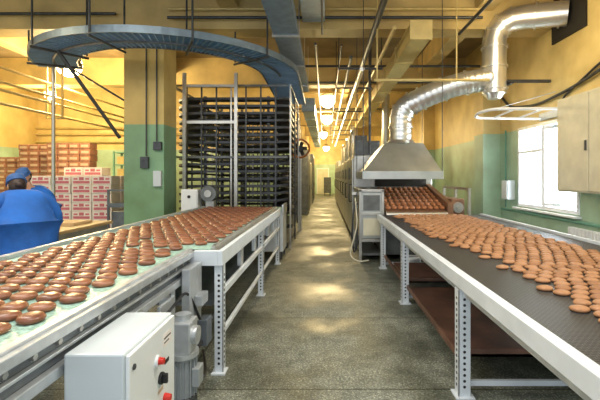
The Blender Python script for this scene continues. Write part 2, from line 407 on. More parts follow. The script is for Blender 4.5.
cb = thing('control_box', (-.91, 1.83, 0), 'light grey electrical control box with red switch and black knobs', 'control box')
MB().box(-1.04, -.80, 1.59, 2.09, .38, .89).obj('enclosure', 'boxgrey', cb, bev=.008)
MB().box(-.80, -.782, 1.60, 2.08, .39, .88).obj('box_door', 'boxdoor', cb, bev=.006)
fx = -.782
w = MB(); w.cyl((fx, 1.86, .74), (fx+.012, 1.86, .74), .026, n=20, mi=1); w.cyl((fx+.012, 1.86, .74), (fx+.034, 1.86, .74), .017, .015, n=20, mi=0); w.obj('emergency_switch', ['red', 'whiteplastic'], cb)
w = MB(); w.cyl((fx, 1.90, .64), (fx+.012, 1.90, .64), .028, n=20, mi=0); w.box(fx+.012, fx+.035, 1.892, 1.908, .618, .662); w.obj('rotary_switch', ['black'], cb, bev=.002)
w = MB(); w.cyl((fx, 1.95, .52), (fx+.03, 1.95, .52), .022, .017, n=16); w.obj('push_button', 'red', cb)
w = MB(); w.cyl((fx, 1.84, .53), (fx+.02, 1.84, .53), .018, .016, n=16); w.obj('indicator_lamp', 'green', cb)
w = MB(); w.box(fx, fx+.002, 1.93, 2.03, .77, .83); w.box(fx+.002, fx+.003, 1.94, 2.02, .805, .812, 1); w.box(fx+.002, fx+.003, 1.94, 2.0, .785, .791, 1); w.obj('name_plate', ['carton', 'black'], cb)
w = MB(); w.box(fx, fx+.002, 1.95, 2.0, .68, .70); w.obj('name_plate', 'black', cb)
w = MB(); w.box(fx, fx+.002, 1.87, 1.93, .575, .592); w.obj('name_plate', 'cratelabel', cb)
for z in (.46, .82): MB().cyl((fx, 1.635, z), (fx+.006, 1.635, z), .012, n=12).obj('door_lock', 'dark', cb)
for y in (1.62, 2.02): MB().box(-1.03, -1.0, y, y+.04, 0, .38).obj('box_stand', 'alu', cb)

# ------------------------------------------------------------------ RIGHT CONVEYOR TABLE
t = thing('mesh_belt_table', (1.8, 4.5, 0), 'long cooling table with dark wire mesh belt and white legs', 'conveyor')
TZ = .88
MB().box(1.03, 2.85, 1.2, 7.4, TZ-.02, TZ).obj('mesh_belt', 'mesh', t)
w = MB(); w.box(.965, .995, 1.2, 7.4, TZ-.09, TZ+.012); w.box(.995, 1.03, 1.2, 7.4, TZ-.01, TZ+.012); w.obj('front_rail', 'white', t, bev=.004)
MB().box(2.86, 2.90, 1.2, 7.4, TZ-.09, TZ+.03).obj('rear_rail', 'white', t, bev=.004)
MB().box(.995, 1.02, 1.2, 7.4, TZ-.14, TZ-.1).obj('under_rail', 'alu', t)
for y in (2.88, 5.0, 6.9, 1.3):
    perf_leg(1.005, y, TZ-.1, t, wd=.085)
    perf_leg(2.86, y, TZ-.1, t, wd=.085, side=-1)
for y in (2.93, 5.05, 6.95):
    MB().box(1.05, 2.82, y, y+.03, .06, .10).obj('cross_bar', 'white', t, bev=.003)
    MB().box(1.05, 2.82, y, y+.03, TZ-.14, TZ-.08).obj('cross_bar', 'alu', t, bev=.003)
MB().box(1.02, 1.05, 2.95, 6.95, .19, .24).obj('side_stretcher', 'brownshelf', t, bev=.003)
w = MB(); w.box(1.06, 2.8, 3.1, 4.95, .20, .22); w.box(1.06, 2.8, 3.1, 3.12, .20, .26); w.obj('lower_tray', 'brownshelf', t)
w = MB(); w.box(1.06, 2.8, 5.1, 6.2, .24, .26); w.box(1.06, 2.8, 5.1, 5.12, .24, .30); w.obj('lower_tray', 'brownshelf', t)

# ------------------------------------------------------------------ COOKIES
def cookie_mesh(name, rx, ry, h, m, seed, n=18):
    rnd = random.Random(seed); ph = [rnd.uniform(0, 6.28) for _ in range(4)]
    prof = [(.80, 0), (.94, .16), (1, .36), (.96, .60), (.84, .80), (.62, .93), (.35, .99), (.1, 1.0)]
    w = MB(); vs = []
    for r, z in prof:
        for k in range(n):
            a = 2*math.pi*k/n
            q = r*(1+.03*math.sin(2*a+ph[0])+.018*math.sin(3*a+ph[1])+.008*math.sin(5*a+ph[2]))
            vs.append((q*rx*math.cos(a), q*ry*math.sin(a), z*h*(1+.05*math.sin(2*a+ph[3])*r)))
    mm = len(prof)
    fs = [(i*n+k, i*n+(k+1)%n, (i+1)*n+(k+1)%n, (i+1)*n+k) for i in range(mm-1) for k in range(n)]
    fs += [list(range(n))[::-1], [(mm-1)*n+k for k in range(n)]]
    w.add(vs, fs, 0, True); return w.mesh(name, [m])

def scatter(pts, meshes, zt, name, label, cat, group, stufflabel):
    pts.sort(key=lambda p: p[0]**2+p[1]**2)
    for i, (x, y, rz) in enumerate(pts[:300]):
        o = bpy.data.objects.new(name, random.choice(meshes)); COL.objects.link(o)
        o.location = (x, y, zt); o.rotation_euler = (0, 0, rz)
        tag(o, label, cat, group)
    rest = pts[300:]
    if rest:
        w = MB()
        for x, y, rz in rest:
            me = random.choice(meshes); X = Matrix.Translation((x, y, zt))@Matrix.Rotation(rz, 4, 'Z')
            w.add([X@v.co for v in me.vertices], [list(p.vertices) for p in me.polygons], 0, True)
        o = w.obj(name+'_rows', [meshes[0].materials[0]], base=(rest[0][0], rest[0][1], zt)); tag(o, stufflabel, cat, group); o['kind'] = 'stuff'
    print('SCATTER', name, len(pts))
mA = [cookie_mesh('glazed_cookie_%d' % i, .057, .054, .034, 'cookieA' if i % 3 else 'cookieA2', i) for i in range(5)]
pts = []
row = 0; y = 1.25
while y < 7.5:
    for k in range(-2, 9):
        x = -1.21-k*.126-(.0 if row % 2 else .055)+random.uniform(-.005, .005)
        if x < -2.2 or x > -1.0: continue
        if x > -1.18 and y < 3.45: continue
        if x/y < -.95: continue
        if random.random() < .01: continue
        pts.append((x, y+random.uniform(-.007, .007)+k*.012, random.uniform(0, 6.28)))
    row += 1; y += .133
scatter(pts, mA, BZ+.0005, 'glazed_gingerbread', 'round brown glazed gingerbread on the teal belt', 'cookie', 'glazed gingerbread on the teal belt', 'further rows of brown glazed gingerbread on the teal belt')
pts = []
y = 1.75; row = 0
while y < 7.35:
    x0 = 1.40-.16*min(1, max(0, (y-2.5)/3.5))+.03*math.sin(y*2.3)+random.uniform(-.02, .02)
    for k in range(13):
        x = x0+k*.110+(.055 if row % 2 else 0)+random.uniform(-.003, .003)
        if x > 2.54: continue
        if x/y > .92: continue
        if k == 0 and random.random() < .3: continue
        pts.append((x, y+random.uniform(-.004, .004), random.uniform(-.35, .35)))
    row += 1; y += .097
mB = [cookie_mesh('plain_cookie_%d' % i, .052, .044, .026, 'cookieB' if i % 2 else 'cookieB2', 20+i) for i in range(5)]
scatter(pts, mB, TZ+.0005, 'plain_gingerbread', 'oval light brown gingerbread on the wire mesh belt', 'cookie', 'plain gingerbread on the mesh belt', 'further rows of light brown gingerbread on the wire mesh')

# ------------------------------------------------------------------ OVEN + HOOD
ov = thing('tunnel_oven', (1.6, 9, 0), 'long steel tunnel oven with open discharge mouth', 'oven')
w = MB(); w.box(.66, 2.45, 9.15, 25, .12, 2.08); w.obj('oven_body', 'steel', ov, bev=.02)
for i in range(9):
    y = 9.2+i*1.75
    MB().box(.62, .66, y, y+1.6, .25, 2.0).obj('side_panel', 'steel', ov, bev=.012)
    MB().tube(rounded([(.62, y+.2, 1.0), (.57, y+.2, 1.0), (.57, y+.2, 1.4), (.62, y+.2, 1.4)], .03), .014).obj('handle', 'dark', ov)
    MB().box(.6, .62, y+.7, y+1.3, 1.5, 1.8).obj('control_panel', 'darkgrey', ov, bev=.005)
    MB().box(.7, 2.4, 9.3+i*1.75, 9.4+i*1.75, 0, .12).obj('oven_foot', 'dark', ov)
for x in (.64, 1.06):
    for y in (7.5, 9.08): MB().box(x, x+.05, y, y+.05, 0, 1.34).obj('frame_post', 'steel', ov, bev=.003)
MB().box(.66, 1.09, 7.53, 9.1, .42, 1.30).obj('end_housing', 'hood', ov, bev=.01)
MB().box(.64, 1.11, 7.5, 9.13, 1.30, 1.35).obj('frame_top', 'steel', ov, bev=.004)
for z in (.36, .86): MB().box(.69, 1.06, 7.505, 7.53, z, z+.05).obj('frame_bar', 'steel', ov, bev=.003)
MB().box(.72, 1.03, 7.515, 7.528, .95, 1.24).obj('dark_vent', 'darkgrey', ov)
MB().box(.72, 1.03, 7.515, 7.528, .48, .80).obj('access_panel', 'cream', ov)
for y in (7.6, 8.35): MB().box(.645, .66, y, y+.68, .48, 1.25).obj('side_cover', 'steel', ov, bev=.006)
MB().box(.68, 1.06, 7.55, 9.05, .10, .14).obj('lower_shelf', 'darkgrey', ov)
MB().box(1.12, 2.66, 7.62, 9.12, .1, .80).obj('discharge_base', 'darkgrey', ov, bev=.01)
w = MB(); w.hexa([(1.14, 7.46, .82), (2.28, 7.46, .82), (2.28, 9.1, 1.22), (1.14, 9.1, 1.22)], [(1.14, 7.46, .93), (2.28, 7.46, .93), (2.28, 9.1, 1.34), (1.14, 9.1, 1.34)])
w.obj('discharge_belt', 'rust', ov)
w = MB(); w.hexa([(2.29, 7.46, .7), (2.40, 7.46, .7), (2.40, 9.1, .7), (2.29, 9.1, .7)], [(2.29, 7.46, 1.08), (2.40, 7.46, 1.08), (2.40, 9.1, 1.42), (2.29, 9.1, 1.42)])
w.obj('scorched_side_guard', 'rust', ov, bev=.01)
MB().box(2.41, 2.66, 7.62, 9.1, .8, 1.16).obj('drive_housing', 'rust', ov, bev=.01)
for y in (7.42, 8.2, 9.0): MB().box(2.66, 2.71, y, y+.05, 0, 1.38).obj('guard_post', 'steel', ov)
MB().box(2.66, 2.70, 7.47, 9.0, 1.33, 1.38).obj('guard_rail', 'steel', ov)
w = MB(); w.cyl((2.53, 7.58, 1.0), (2.53, 7.62, 1.0), .10, n=20); w.cyl((2.53, 7.55, 1.0), (2.53, 7.58, 1.0), .04, n=16); w.obj('belt_sprocket', 'steel', ov)
MB().cyl((1.14, 7.46, .875), (2.28, 7.46, .875), .055, n=20).obj('end_roller', 'steel', ov)
MB().box(1.14, 2.3, 9.10, 9.14, 1.36, 1.62).obj('oven_mouth_shade', 'openshade', ov)  # dark plate painted for the mouth's inner shade, oven body is solid
for z in (1.68, 1.78, 1.88): MB().box(.9, 2.3, 9.12, 9.14, z, z+.03).obj('front_louvre', 'darkgrey', ov)
proto = None
for r in range(7):
    for k in range(10):
        x = 1.2+k*.114; yy = 7.62+r*.213; z = .93+(yy-7.46)*.25+.012
        if proto is None:
            proto = tag(MB().lathe([(.04, 0), (.05, .015), (.048, .035), (.03, .048), (.008, .052)], 14, sx=1, sy=1.7).obj('baked_bar', 'bake'), 'brown baked gingerbread bar on the oven discharge belt', 'cookie', 'baked bars on the oven discharge belt')
            o = proto
        else:
            o = proto.copy(); COL.objects.link(o)
        o.location = (x, yy, z); o.rotation_euler = (math.atan(.25), 0, 0)

hd = thing('extractor_hood', (1.5, 8.2, 1.5), 'grey metal pyramid extractor hood above the oven mouth', 'extractor hood')
hx0, hx1, hy0, hy1 = .72, 2.2, 7.5, 9.05
w = MB(); z0, z1, z2 = 1.54, 1.68, 2.26
w.hexa([(hx0, hy0, z1), (hx1, hy0, z1), (hx1, hy1, z1), (hx0, hy1, z1)], [(1.2, 8.0, z2), (1.96, 8.0, z2), (1.96, 8.6, z2), (1.2, 8.6, z2)])
w.obj('hood_canopy', 'hood', hd, bev=.01)
w = MB(); w.box(hx0-.02, hx1+.02, hy0-.02, hy0, z0, z1+.01); w.box(hx0-.02, hx1+.02, hy1, hy1+.02, z0, z1+.01); w.box(hx0-.02, hx0, hy0, hy1, z0, z1+.01); w.box(hx1, hx1+.02, hy0, hy1, z0, z1+.01)
w.obj('hood_rim', 'hood', hd, bev=.004)
for (x, yy) in ((hx0, hy0), (hx1, hy0), (hx0, hy1), (hx1, hy1)): MB().cyl((x, yy, 1.66), (x, yy, 5.29), .008, n=6).obj('hanger_rod', 'dark', hd)
dc = thing('exhaust_duct', (1.55, 8.2, 2.27), 'shiny segmented galvanised duct bending from the hood to the wall', 'duct')
p1 = resample(rounded([(1.56, 8.25, 2.27), (1.56, 8.25, 2.98), (2.0, 8.12, 3.20), (2.6, 7.95, 3.42), (3.26, 7.8, 3.50)], .36, 12), .03)
w = MB(); w.tube(p1, lambda i: .222+.005*math.sin(i*math.pi/2), 32); w.obj('rising_duct', 'galv', dc)
MB().cyl((1.56, 8.25, 2.26), (1.56, 8.25, 2.34), .31, .24, n=32).obj('hood_collar', 'galv', dc)
p2 = [Vector(p) for p in ((3.3, 7.8, 3.20), (3.3, 7.8, 4.22), (3.335, 7.79, 4.39), (3.44, 7.73, 4.53), (3.60, 7.64, 4.60), (3.78, 7.54, 4.60), (4.38, 7.2, 4.53))]
w = MB(); w.tube(p2, .225, 32); w.obj('wall_duct', 'galv', dc)
MB().cyl((3.3, 7.8, 3.10), (3.3, 7.8, 3.22), .12, .225, n=32).obj('drain_cap', 'galv', dc)
def ringat(a, b, r):
    a = Vector(a); b = Vector(b); dd = (b-a).normalized()*.018; MB().cyl(a-dd, a+dd, r, n=32).obj('duct_flange', 'galv', dc)
ringat((1.56, 8.25, 2.6), (1.56, 8.25, 3), .25)
for k in (.27, .36, .45, .62, .8): i = int(len(p1)*k); ringat(p1[i], p1[i+1], .25)
for z in (3.3, 3.72, 4.1): ringat((3.3, 7.8, z), (3.3, 7.8, 5), .25)
for tt in (.25, .8):
    a = p2[5].lerp(p2[6], tt); ringat(a, a+(p2[6]-p2[5]), .25)
for i in (2, 3, 4): ringat(p2[i], p2[i]+(p2[i+1]-p2[i-1]), .24)
w = MB(); w.box(3.53, 4.38, 7.75, 7.83, 3.42, 3.47); w.box(3.53, 3.59, 7.6, 8.0, 3.36, 3.42); w.obj('duct_bracket', 'dark', dc)
tag(MB().box(4.36, 4.395, 6.7, 7.7, 4.12, 4.95).obj('wall_opening_shade', 'openshade', base=(4.38, 7.2, 4.15)), 'dark plate painted as the shaded wall opening at the duct', 'vent')  # solid plate, its dark colour stands for the shaded hole in the wall

hs = thing('hose', (.5, 7.6, 0), 'dark looped hoses hanging at the oven end frame', 'hose')
MB().tube(rounded([(.60, 7.45, 1.30), (.52, 7.4, .9), (.5, 7.45, .5), (.54, 7.5, .14), (.60, 7.48, .3), (.6, 7.46, 1.1)], .12), .016).obj('hose_loop', 'dark', hs)
MB().tube(rounded([(.56, 7.42, 1.2), (.60, 7.4, .7), (.45, 7.4, .13), (.6, 7.3, .03), (.8, 7.35, .05)], .12), .013).obj('hose_loop', 'cream', hs)
MB().box(.5, .62, 7.44, 7.47, 1.25, 1.3).obj('hose_hook', 'steel', hs)
bx, by = 1.42, 6.5
bk = thing('bucket', (bx, by, 0), 'white plastic bucket standing under the cooling table', 'bucket')
w = MB()
w.lathe([(.10, .0), (.14, .26), (.15, .27), (.15, .29), (.135, .29), (.125, .24), (.09, .02)], 24, (bx, by, 0)); w.obj('bucket_body', 'whiteplastic', bk)
MB().tube([(bx-.15*math.cos(a), by-.02-.1*math.sin(a), .27+.05*math.sin(a)) for a in [math.pi*i/12 for i in range(13)]], .004, 6).obj('bucket_handle', 'dark', bk)

# ------------------------------------------------------------------ SPIRAL COOLING TOWERS
def rrect(hw, hd_, rc, k=6):
    out = []
    for (sx_, sy_, a0) in ((1, 1, 0), (-1, 1, 90), (-1, -1, 180), (1, -1, 270)):
        for j in range(k+1):
            a = math.radians(a0+90*j/k); out.append((sx_*(hw-rc)+rc*math.cos(a), sy_*(hd_-rc)+rc*math.sin(a)))
    return out
# note: corner centres use sign, arcs sweep outward per quadrant
def tower(cx, cy, hw, hd_, z0, z1, tiers, label):
    T = thing('cooling_tower', (cx, cy, 0), label, 'spiral conveyor')
    out_ = rrect(hw, hd_, .28); inn = rrect(hw-.38, hd_-.38, .08); N = len(out_)
    w = MB(); tot = N*tiers; vs = []
    for i in range(tot+1):
        z = z0+(z1-z0)*i/tot; ox, oy = out_[i % N]; ix, iy = inn[i % N]
        ex, ey = ox*1.010, oy*1.010
        for (x, y, dz) in ((ix, iy, 0), (ox, oy, 0), (ox, oy, .022), (ex, ey, .022), (ex, ey, -.03), (ix, iy, -.012)):
            vs.append((cx+x, cy+y, z+dz))
    fs = [(i*6+k, i*6+6+k, i*6+6+(k+1)%6, i*6+(k+1)%6) for i in range(tot) for k in range(6)]
    w.add(vs, fs); w.obj('spiral_belt', 'navy', T)
    g_ = .06
    for yy in (cy-hd_-g_, cy+hd_+g_):
        for k in range(9):
            x = cx-hw-g_+(2*hw+2*g_)*k/8
            MB().box(x-.016, x+.016, yy-.016, yy+.016, 0, z1+.25).obj('post', 'steel' if k in (0, 4, 8) else 'dark', T)
        for zz in (z1+.2, (z0+z1)/2, z0-.1): MB().box(cx-hw, cx+hw, yy-.036, yy-.017, zz, zz+.045).obj('frame_rail', 'darkgrey', T)
    for xx in (cx-hw-g_, cx+hw+g_):
        MB().box(xx-.018, xx+.018, cy-.02, cy+.02, 0, z1+.25).obj('post', 'dark', T)
        MB().box(xx-.018, xx+.018, cy-hd_, cy+hd_, z1+.2, z1+.25).obj('frame_rail', 'darkgrey', T)
    for sx_ in (-1, 1):
        for sy_ in (-1, 1):
            x = cx+sx_*(hw-.5); y = cy+sy_*(hd_-.5)
            MB().box(x-.03, x+.03, y-.03, y+.03, .1, z1+.1).obj('inner_post', 'darkgrey', T)
    MB().box(cx-hw, cx+hw, cy-hd_, cy+hd_, 0, .12).obj('base', 'dark', T)
    return T
tower(-2.06, 10.1, 1.24, 1.25, .62, 3.36, 17, 'boxy dark spiral cooling tower with many closely stacked tiers')
tower(-2.2, 13.6, 1.2, 1.3, .62, 3.5, 16, 'second boxy dark cooling tower standing behind the first')

fr = thing('support_frame', (-2.3, 8.0, 0), 'grey steel post frame standing in front of the cooling tower', 'steel frame')
for x in (-3.0, -1.9):
    MB().box(x-.035, x+.035, 8.5, 8.57, 0, 3.8).obj('post', 'steel', fr, bev=.004)
MB().box(-2.96, -1.94, 8.52, 8.56, 2.72, 2.78).obj('cross_rail', 'steel', fr)
MB().box(-2.96, -1.94, 8.52, 8.56, 3.5, 3.55).obj('cross_rail', 'steel', fr)

# overhead curved conveyor
cx, cy, R = -3.3, 8.95, 2.3; Zo = 3.9; HW = .38
oc = thing('overhead_curved_conveyor', (-3.3, 8.9, 3.9), 'blue curved overhead conveyor track hung below the ceiling', 'conveyor')
path = [(cx+R*math.cos(a), cy+R*math.sin(a), Zo) for a in [math.radians(d) for d in range(195, 361, 5)]]
NA = len(path)
path += [(cx+R, cy+1.5, Zo-.03), (cx+R, cy+3.2, Zo-.1)]
MB().sweep(path, -HW, HW, -.02, .0).obj('curved_belt', 'bluesteel', oc)
MB().sweep(path, HW, HW+.025, -.05, .07).obj('side_rail', 'tray', oc)
MB().sweep(path, -HW-.025, -HW, -.05, .07).obj('side_rail', 'sideplate', oc)
w = MB(); fine_path = resample([Vector(p) for p in path], .1)
for p, q in zip(fine_path, fine_path[1:]):
    t_ = (q-p).normalized(); nn = Vector((t_.y, -t_.x, 0)).normalized()
    w.cyl(p-nn*HW+Vector((0,0,-.035)), p+nn*HW+Vector((0,0,-.035)), .012, n=6)
w.obj('cross_slats', 'slat', oc, kind='stuff')
MB().sweep(path[:NA], -.02, .02, -.08, -.05).obj('centre_rail', 'sideplate', oc)
for d_ in (205, 232, 262, 295, 325):
    a = math.radians(d_)
    for rr in (R-HW-.05, R+HW+.05): 
        yy = cy+rr*math.sin(a); inb = 7.7 < yy < 8.3
        MB().cyl((cx+rr*math.cos(a), yy, Zo-.06), (cx+rr*math.cos(a), yy, 4.44 if inb else 5.29), .018, n=8).obj('hanger_rod', 'dark', oc)
    ca, sa = math.cos(a), math.sin(a)
    MB().tube([(cx+(R-HW-.08)*ca, cy+(R-HW-.08)*sa, Zo-.10), (cx+(R+HW+.08)*ca, cy+(R+HW+.08)*sa, Zo-.10)], .022, 8).obj('support_arm', 'dark', oc)
MB().tube([(-4.75, 7.1, 3.83), (-4.05, 7.9, 2.35)], .035, 8).obj('diagonal_brace', 'dark', oc)
MB().tube([(-5.2, 8.0, 3.83), (-4.0, 8.0, 3.1)], .02, 8).obj('diagonal_brace', 'dark', oc)
MB().tube([(-5.5, 8.1, 3.86), (-5.5, 8.1, 0)], .035, 8).obj('post', 'steel', oc)

# ------------------------------------------------------------------ OVERHEAD SERVICES
tr = thing('cable_tray', (-.72, 7, 4.2), 'blue-grey steel cable tray running under the ceiling', 'cable tray')
o = MB(); o.box(-.95, -.93, 2.5, 12.4, 4.2, 4.38); o.box(-.52, -.5, 2.5, 12.4, 4.2, 4.38); o.box(-.93, -.52, 2.5, 12.4, 4.2, 4.215)
o.obj('tray', 'tray', tr)
for x, r_ in ((-.85, .025), (-.75, .03), (-.62, .02)): MB().tube([(x, 2.5, 4.25), (x, 12.4, 4.25)], r_, 8).obj('cable', 'black', tr)
for y in (3.5, 5.5, 7.4, 9.4, 11.4):
    w = MB(); w.box(-.98, -.47, y-.02, y+.02, 4.17, 4.2)
    for x in (-.97, -.48): w.cyl((x, y, 4.2), (x, y, 5.29), .01, n=6)
    w.obj('hanger', 'steel', tr)
tag(MB().box(-.42, .0, 4.4, 7.55, 4.5, 5.295).obj('air_duct', 'tray', base=(-.2, 5, 4.46), bev=.01), 'blue-grey rectangular air duct beside the cable tray', 'duct')
def pipe(x, y0, y1, z, r, m, label, g=None):
    tag(MB().tube([(x, y0, z), (x, y1, z)], r, 10).obj('ceiling_pipe', m, base=(x, y0, z)), label, 'pipe', g)
pipe(.92, 2.5, 22, 4.33, .055, 'dark', 'long dark pipe running under the ceiling along the aisle')
pipe(1.22, 7.0, 24, 4.2, .035, 'yellowpipe', 'thin yellow pipe running under the ceiling')
pipe(.55, 8.4, 30, 4.1, .035, 'dark', 'thin dark pipe running under the ceiling along the aisle')
pipe(.78, 8.4, 30, 3.85, .05, 'galv', 'galvanised pipe running under the ceiling above the oven edge')
pipe(.35, 8.4, 22, 4.35, .02, 'dark', 'dark conduit running under the ceiling', 'ceiling conduits')
pipe(-.2, 8.4, 30, 4.38, .03, 'dark', 'dark conduit running under the ceiling', 'ceiling conduits')
pipe(-.05, 2.5, 7.6, 4.3, .02, 'dark', 'dark conduit running under the ceiling', 'ceiling conduits')
pipe(2.55, 2.5, 7.6, 4.3, .03, 'dark', 'dark conduit running under the ceiling', 'ceiling conduits')
pipe(-1.35, 2.5, 6.0, 4.55, .03, 'dark', 'dark conduit running under the ceiling', 'ceiling conduits')
for (xa, xb, y, z, m_) in ((-3.0, 3.0, 7.62, 4.62, 'dark'), (-3.0, 3.0, 7.66, 4.8, 'yellowpipe'), (-1.3, 4.3, 10.2, 4.4, 'dark'), (-1.3, 4.3, 12.4, 4.5, 'darkgrey'), (-1.3, 4.3, 14.0, 4.5, 'yellowpipe'), (-11, -4, 7.64, 4.7, 'dark'), (-1.3, 4.3, 17.3, 4.5, 'dark')):
    tag(MB().tube([(xa, y, z), (xb, y, z)], .03, 8).obj('cross_pipe', m_, base=(xa, y, z)), 'pipe crossing the hall under a ceiling beam', 'pipe', 'cross pipes under the beams')
for y in (9, 11, 13.4, 15.5, 19, 21, 24):
    zb = 4.0 if y < 13 else 3.75
    w = MB(); w.box(.30, 1.3, y, y+.04, zb, zb+.04)
    for x in (.31, 1.27): w.cyl((x, y+.02, zb), (x, y+.02, 5.3), .012, n=6)
    tag(w.obj('pipe_support', 'dark', base=(.8, y, 5.3)), 'dark trapeze hanger carrying pipes over the aisle', 'hanger', 'aisle pipe hangers')
w = MB(); w.box(-.75, -.35, 13.2, 30, 3.75, 4.15)
for i in range(9): w.box(-.77, -.33, 13.16+i*2, 13.22+i*2, 3.73, 4.17)
tag(w.obj('rectangular_duct', 'tray', base=(-.55, 13, 3.8)), 'blue-grey ventilation duct running down the corridor', 'duct')
w = MB(); w.box(1.5, 1.85, 7.0, 20, 4.0, 4.3)
for i in range(9): w.box(1.48, 1.87, 6.96+i*1.5, 7.02+i*1.5, 3.98, 4.32)
tag(w.obj('rectangular_duct', 'yellowpipe', base=(1.65, 12, 4.0)), 'yellow painted rectangular ventilation duct under the ceiling', 'duct')
w = MB(); w.tube([(.9, 7.3, 3.35), (3.0, 7.3, 3.35)], .028, 8); w.tube([(.95, 7.3, 3.35), (.95, 7.3, 5.29)], .014, 8); w.tube([(2.4, 7.3, 3.35), (2.4, 7.3, 5.29)], .014, 8)
tag(w.obj('gas_pipe', 'yellowpipe', base=(2, 7.3, 3.35)), 'yellow gas pipe crossing above the oven hood', 'pipe')
tag(MB().tube([(1.05, 9.4, 5.2), (1.05, 9.4, 2.09)], .03, 8).obj('drop_pipe', 'dark', base=(1.05, 9.4, 2.6)), 'dark vertical pipe dropping to the oven', 'pipe')
for zz, xx in ((3.25, -6.2), (3.4, -6.2), (3.0, -6.25), (3.75, -6.4)):
    tag(MB().tube([(xx, 2.5, zz), (xx, 15.7, zz)], .03, 8).obj('service_pipe', 'yellowpipe', base=(xx, 9, zz)), 'yellow service pipe running along the packing area', 'pipe', 'pipes over the packing area')
for y in (4.5, 9.3, 14):
    w = MB(); w.box(-6.5, -6.1, y, y+.04, 2.92, 2.95); w.box(-6.5, -6.46, y, y+.04, 2.94, 5.29); w.box(-6.14, -6.1, y, y+.04, 2.94, 5.29)
    tag(w.obj('pipe_hanger', 'yellowpipe', base=(-6.3, y, 2.94)), 'yellow pipe hanger fixed to the ceiling', 'hanger', 'pipe hangers')
for zz in (2.95, 3.25, 3.5):
    tag(MB().tube([(XL+.05, 15.85, zz), (-4.5, 15.85, zz)], .04, 8).obj('wall_pipe', 'yellowpipe', base=(-8, 15.85, zz)), 'horizontal pipe fixed on the rear yellow wall', 'pipe', 'rear wall pipes')
tag(MB().tube(rounded([(4.34, 4.5, 3.4), (4.34, 5.9, 3.35), (4.34, 7.0, 3.15), (4.34, 8.2, 3.05), (4.34, 9.4, 3.2), (4.34, 9.9, 3.6)], .4), .028, 8).obj('wall_cable', 'dark', base=(4.34, 7, 3.2)), 'dark cable sagging along the yellow wall', 'cable')
tag(MB().tube(rounded([(4.36, 4.5, 3.5), (4.36, 6.2, 3.45), (4.36, 7.3, 3.05), (4.36, 7.4, 2.9)], .3), .02, 8).obj('wall_cable', 'dark', base=(4.36, 7, 3.3)), 'thin dark cable dropping toward the window', 'cable')
tag(MB().tube([(4.37, 3.5, .80), (4.37, 9.9, .80)], .03, 8).obj('heating_pipe', 'teal', base=(4.33, 7, .78)), 'green heating pipe along the wall below the window', 'pipe')
tag(MB().tube([(4.38, 9.7, .85), (4.38, 9.7, 2.7)], .02, 8).obj('heating_pipe', 'teal', base=(4.35, 9.7, .85)), 'thin green riser pipe on the teal wall', 'pipe')
rd = thing('radiator', (4.27, 6, 0), 'white ribbed radiator standing under the window', 'radiator')
w = MB()
for i in range(22): w.box(4.22, 4.32, 5.0+i*.09, 5.07+i*.09, .14, .72)
w.box(4.25, 4.3, 5.0, 6.97, .16, .20); w.box(4.25, 4.3, 5.0, 6.97, .66, .70); w.obj('ribs', 'whiteplastic', rd, bev=.008)
for y in (5.1, 6.8): MB().box(4.24, 4.30, y, y+.05, 0, .14).obj('radiator_foot', 'whiteplastic', rd)

ec = thing('electrical_cabinet', (4.2, 6.2, 1.33), 'large cream electrical cabinet mounted on the yellow wall', 'cabinet')
MB().box(4.08, 4.398, 5.3, 7.02, 1.33, 2.93).obj('cabinet_body', 'cream', ec, bev=.01)
MB().box(4.055, 4.08, 5.33, 6.15, 1.36, 2.9).obj('cabinet_door', 'cream', ec, bev=.008)
MB().box(4.055, 4.08, 6.17, 6.99, 1.36, 2.9).obj('cabinet_door', 'cream', ec, bev=.008)
MB().box(4.035, 4.055, 6.2, 6.24, 2.0, 2.16).obj('cabinet_handle', 'dark', ec, bev=.004)
jb = thing('junction_box', (4.3, 9.5, 1.1), 'small grey junction box on the teal wall', 'junction box')
MB().box(4.22, 4.399, 9.25, 9.55, 1.05, 1.5).obj('box_body', 'boxgrey', jb, bev=.01); MB().box(4.205, 4.22, 9.27, 9.53, 1.07, 1.48).obj('box_lid', 'boxdoor', jb, bev=.005)
sb = thing('wall_bracket', (3.6, 7.6, 2.75), 'white flat metal bracket frame projecting near the window', 'bracket')
w = MB(); w.tube(rounded([(4.38, 7.1, 2.80), (3.0, 7.15, 2.80), (2.85, 7.5, 2.78), (3.0, 8.0, 2.76), (4.38, 8.1, 2.76)], .2), .028, 8)
w.tube([(3.4, 7.15, 2.80), (3.4, 8.02, 2.77)], .02, 8); w.tube([(3.9, 7.12, 2.80), (3.9, 8.05, 2.77)], .02, 8); w.obj('bracket_frame', 'whiteplastic', sb)
MB().tube([(2.95, 7.5, 2.79), (4.38, 7.6, 3.2)], .008, 6).obj('tie_rod', 'white', sb)
MB().box(4.36, 4.398, 7.05, 8.15, 2.72, 2.86).obj('wall_plate', 'white', sb)

for (x0, z0, h) in ((-3.55, 1.75, .22), (-3.3, 2.1, .16), (-3.3, 1.4, .3)):
    tag(MB().box(x0, x0+.15, 7.67, 7.75, z0, z0+h).obj('switch_box', 'dark' if h < .3 else 'boxgrey', base=(x0+.07, 7.7, z0), bev=.006), 'small switch box screwed to the green pillar', 'switch', 'switches on the pillar')
for x, z0_ in ((-3.25, 2.27), (-3.45, 1.98)):
    tag(MB().tube([(x, 7.72, z0_), (x, 7.72, 4.4)], .014, 8).obj('conduit', 'dark', base=(x, 7.72, z0_)), 'dark conduit running up the pillar', 'conduit')

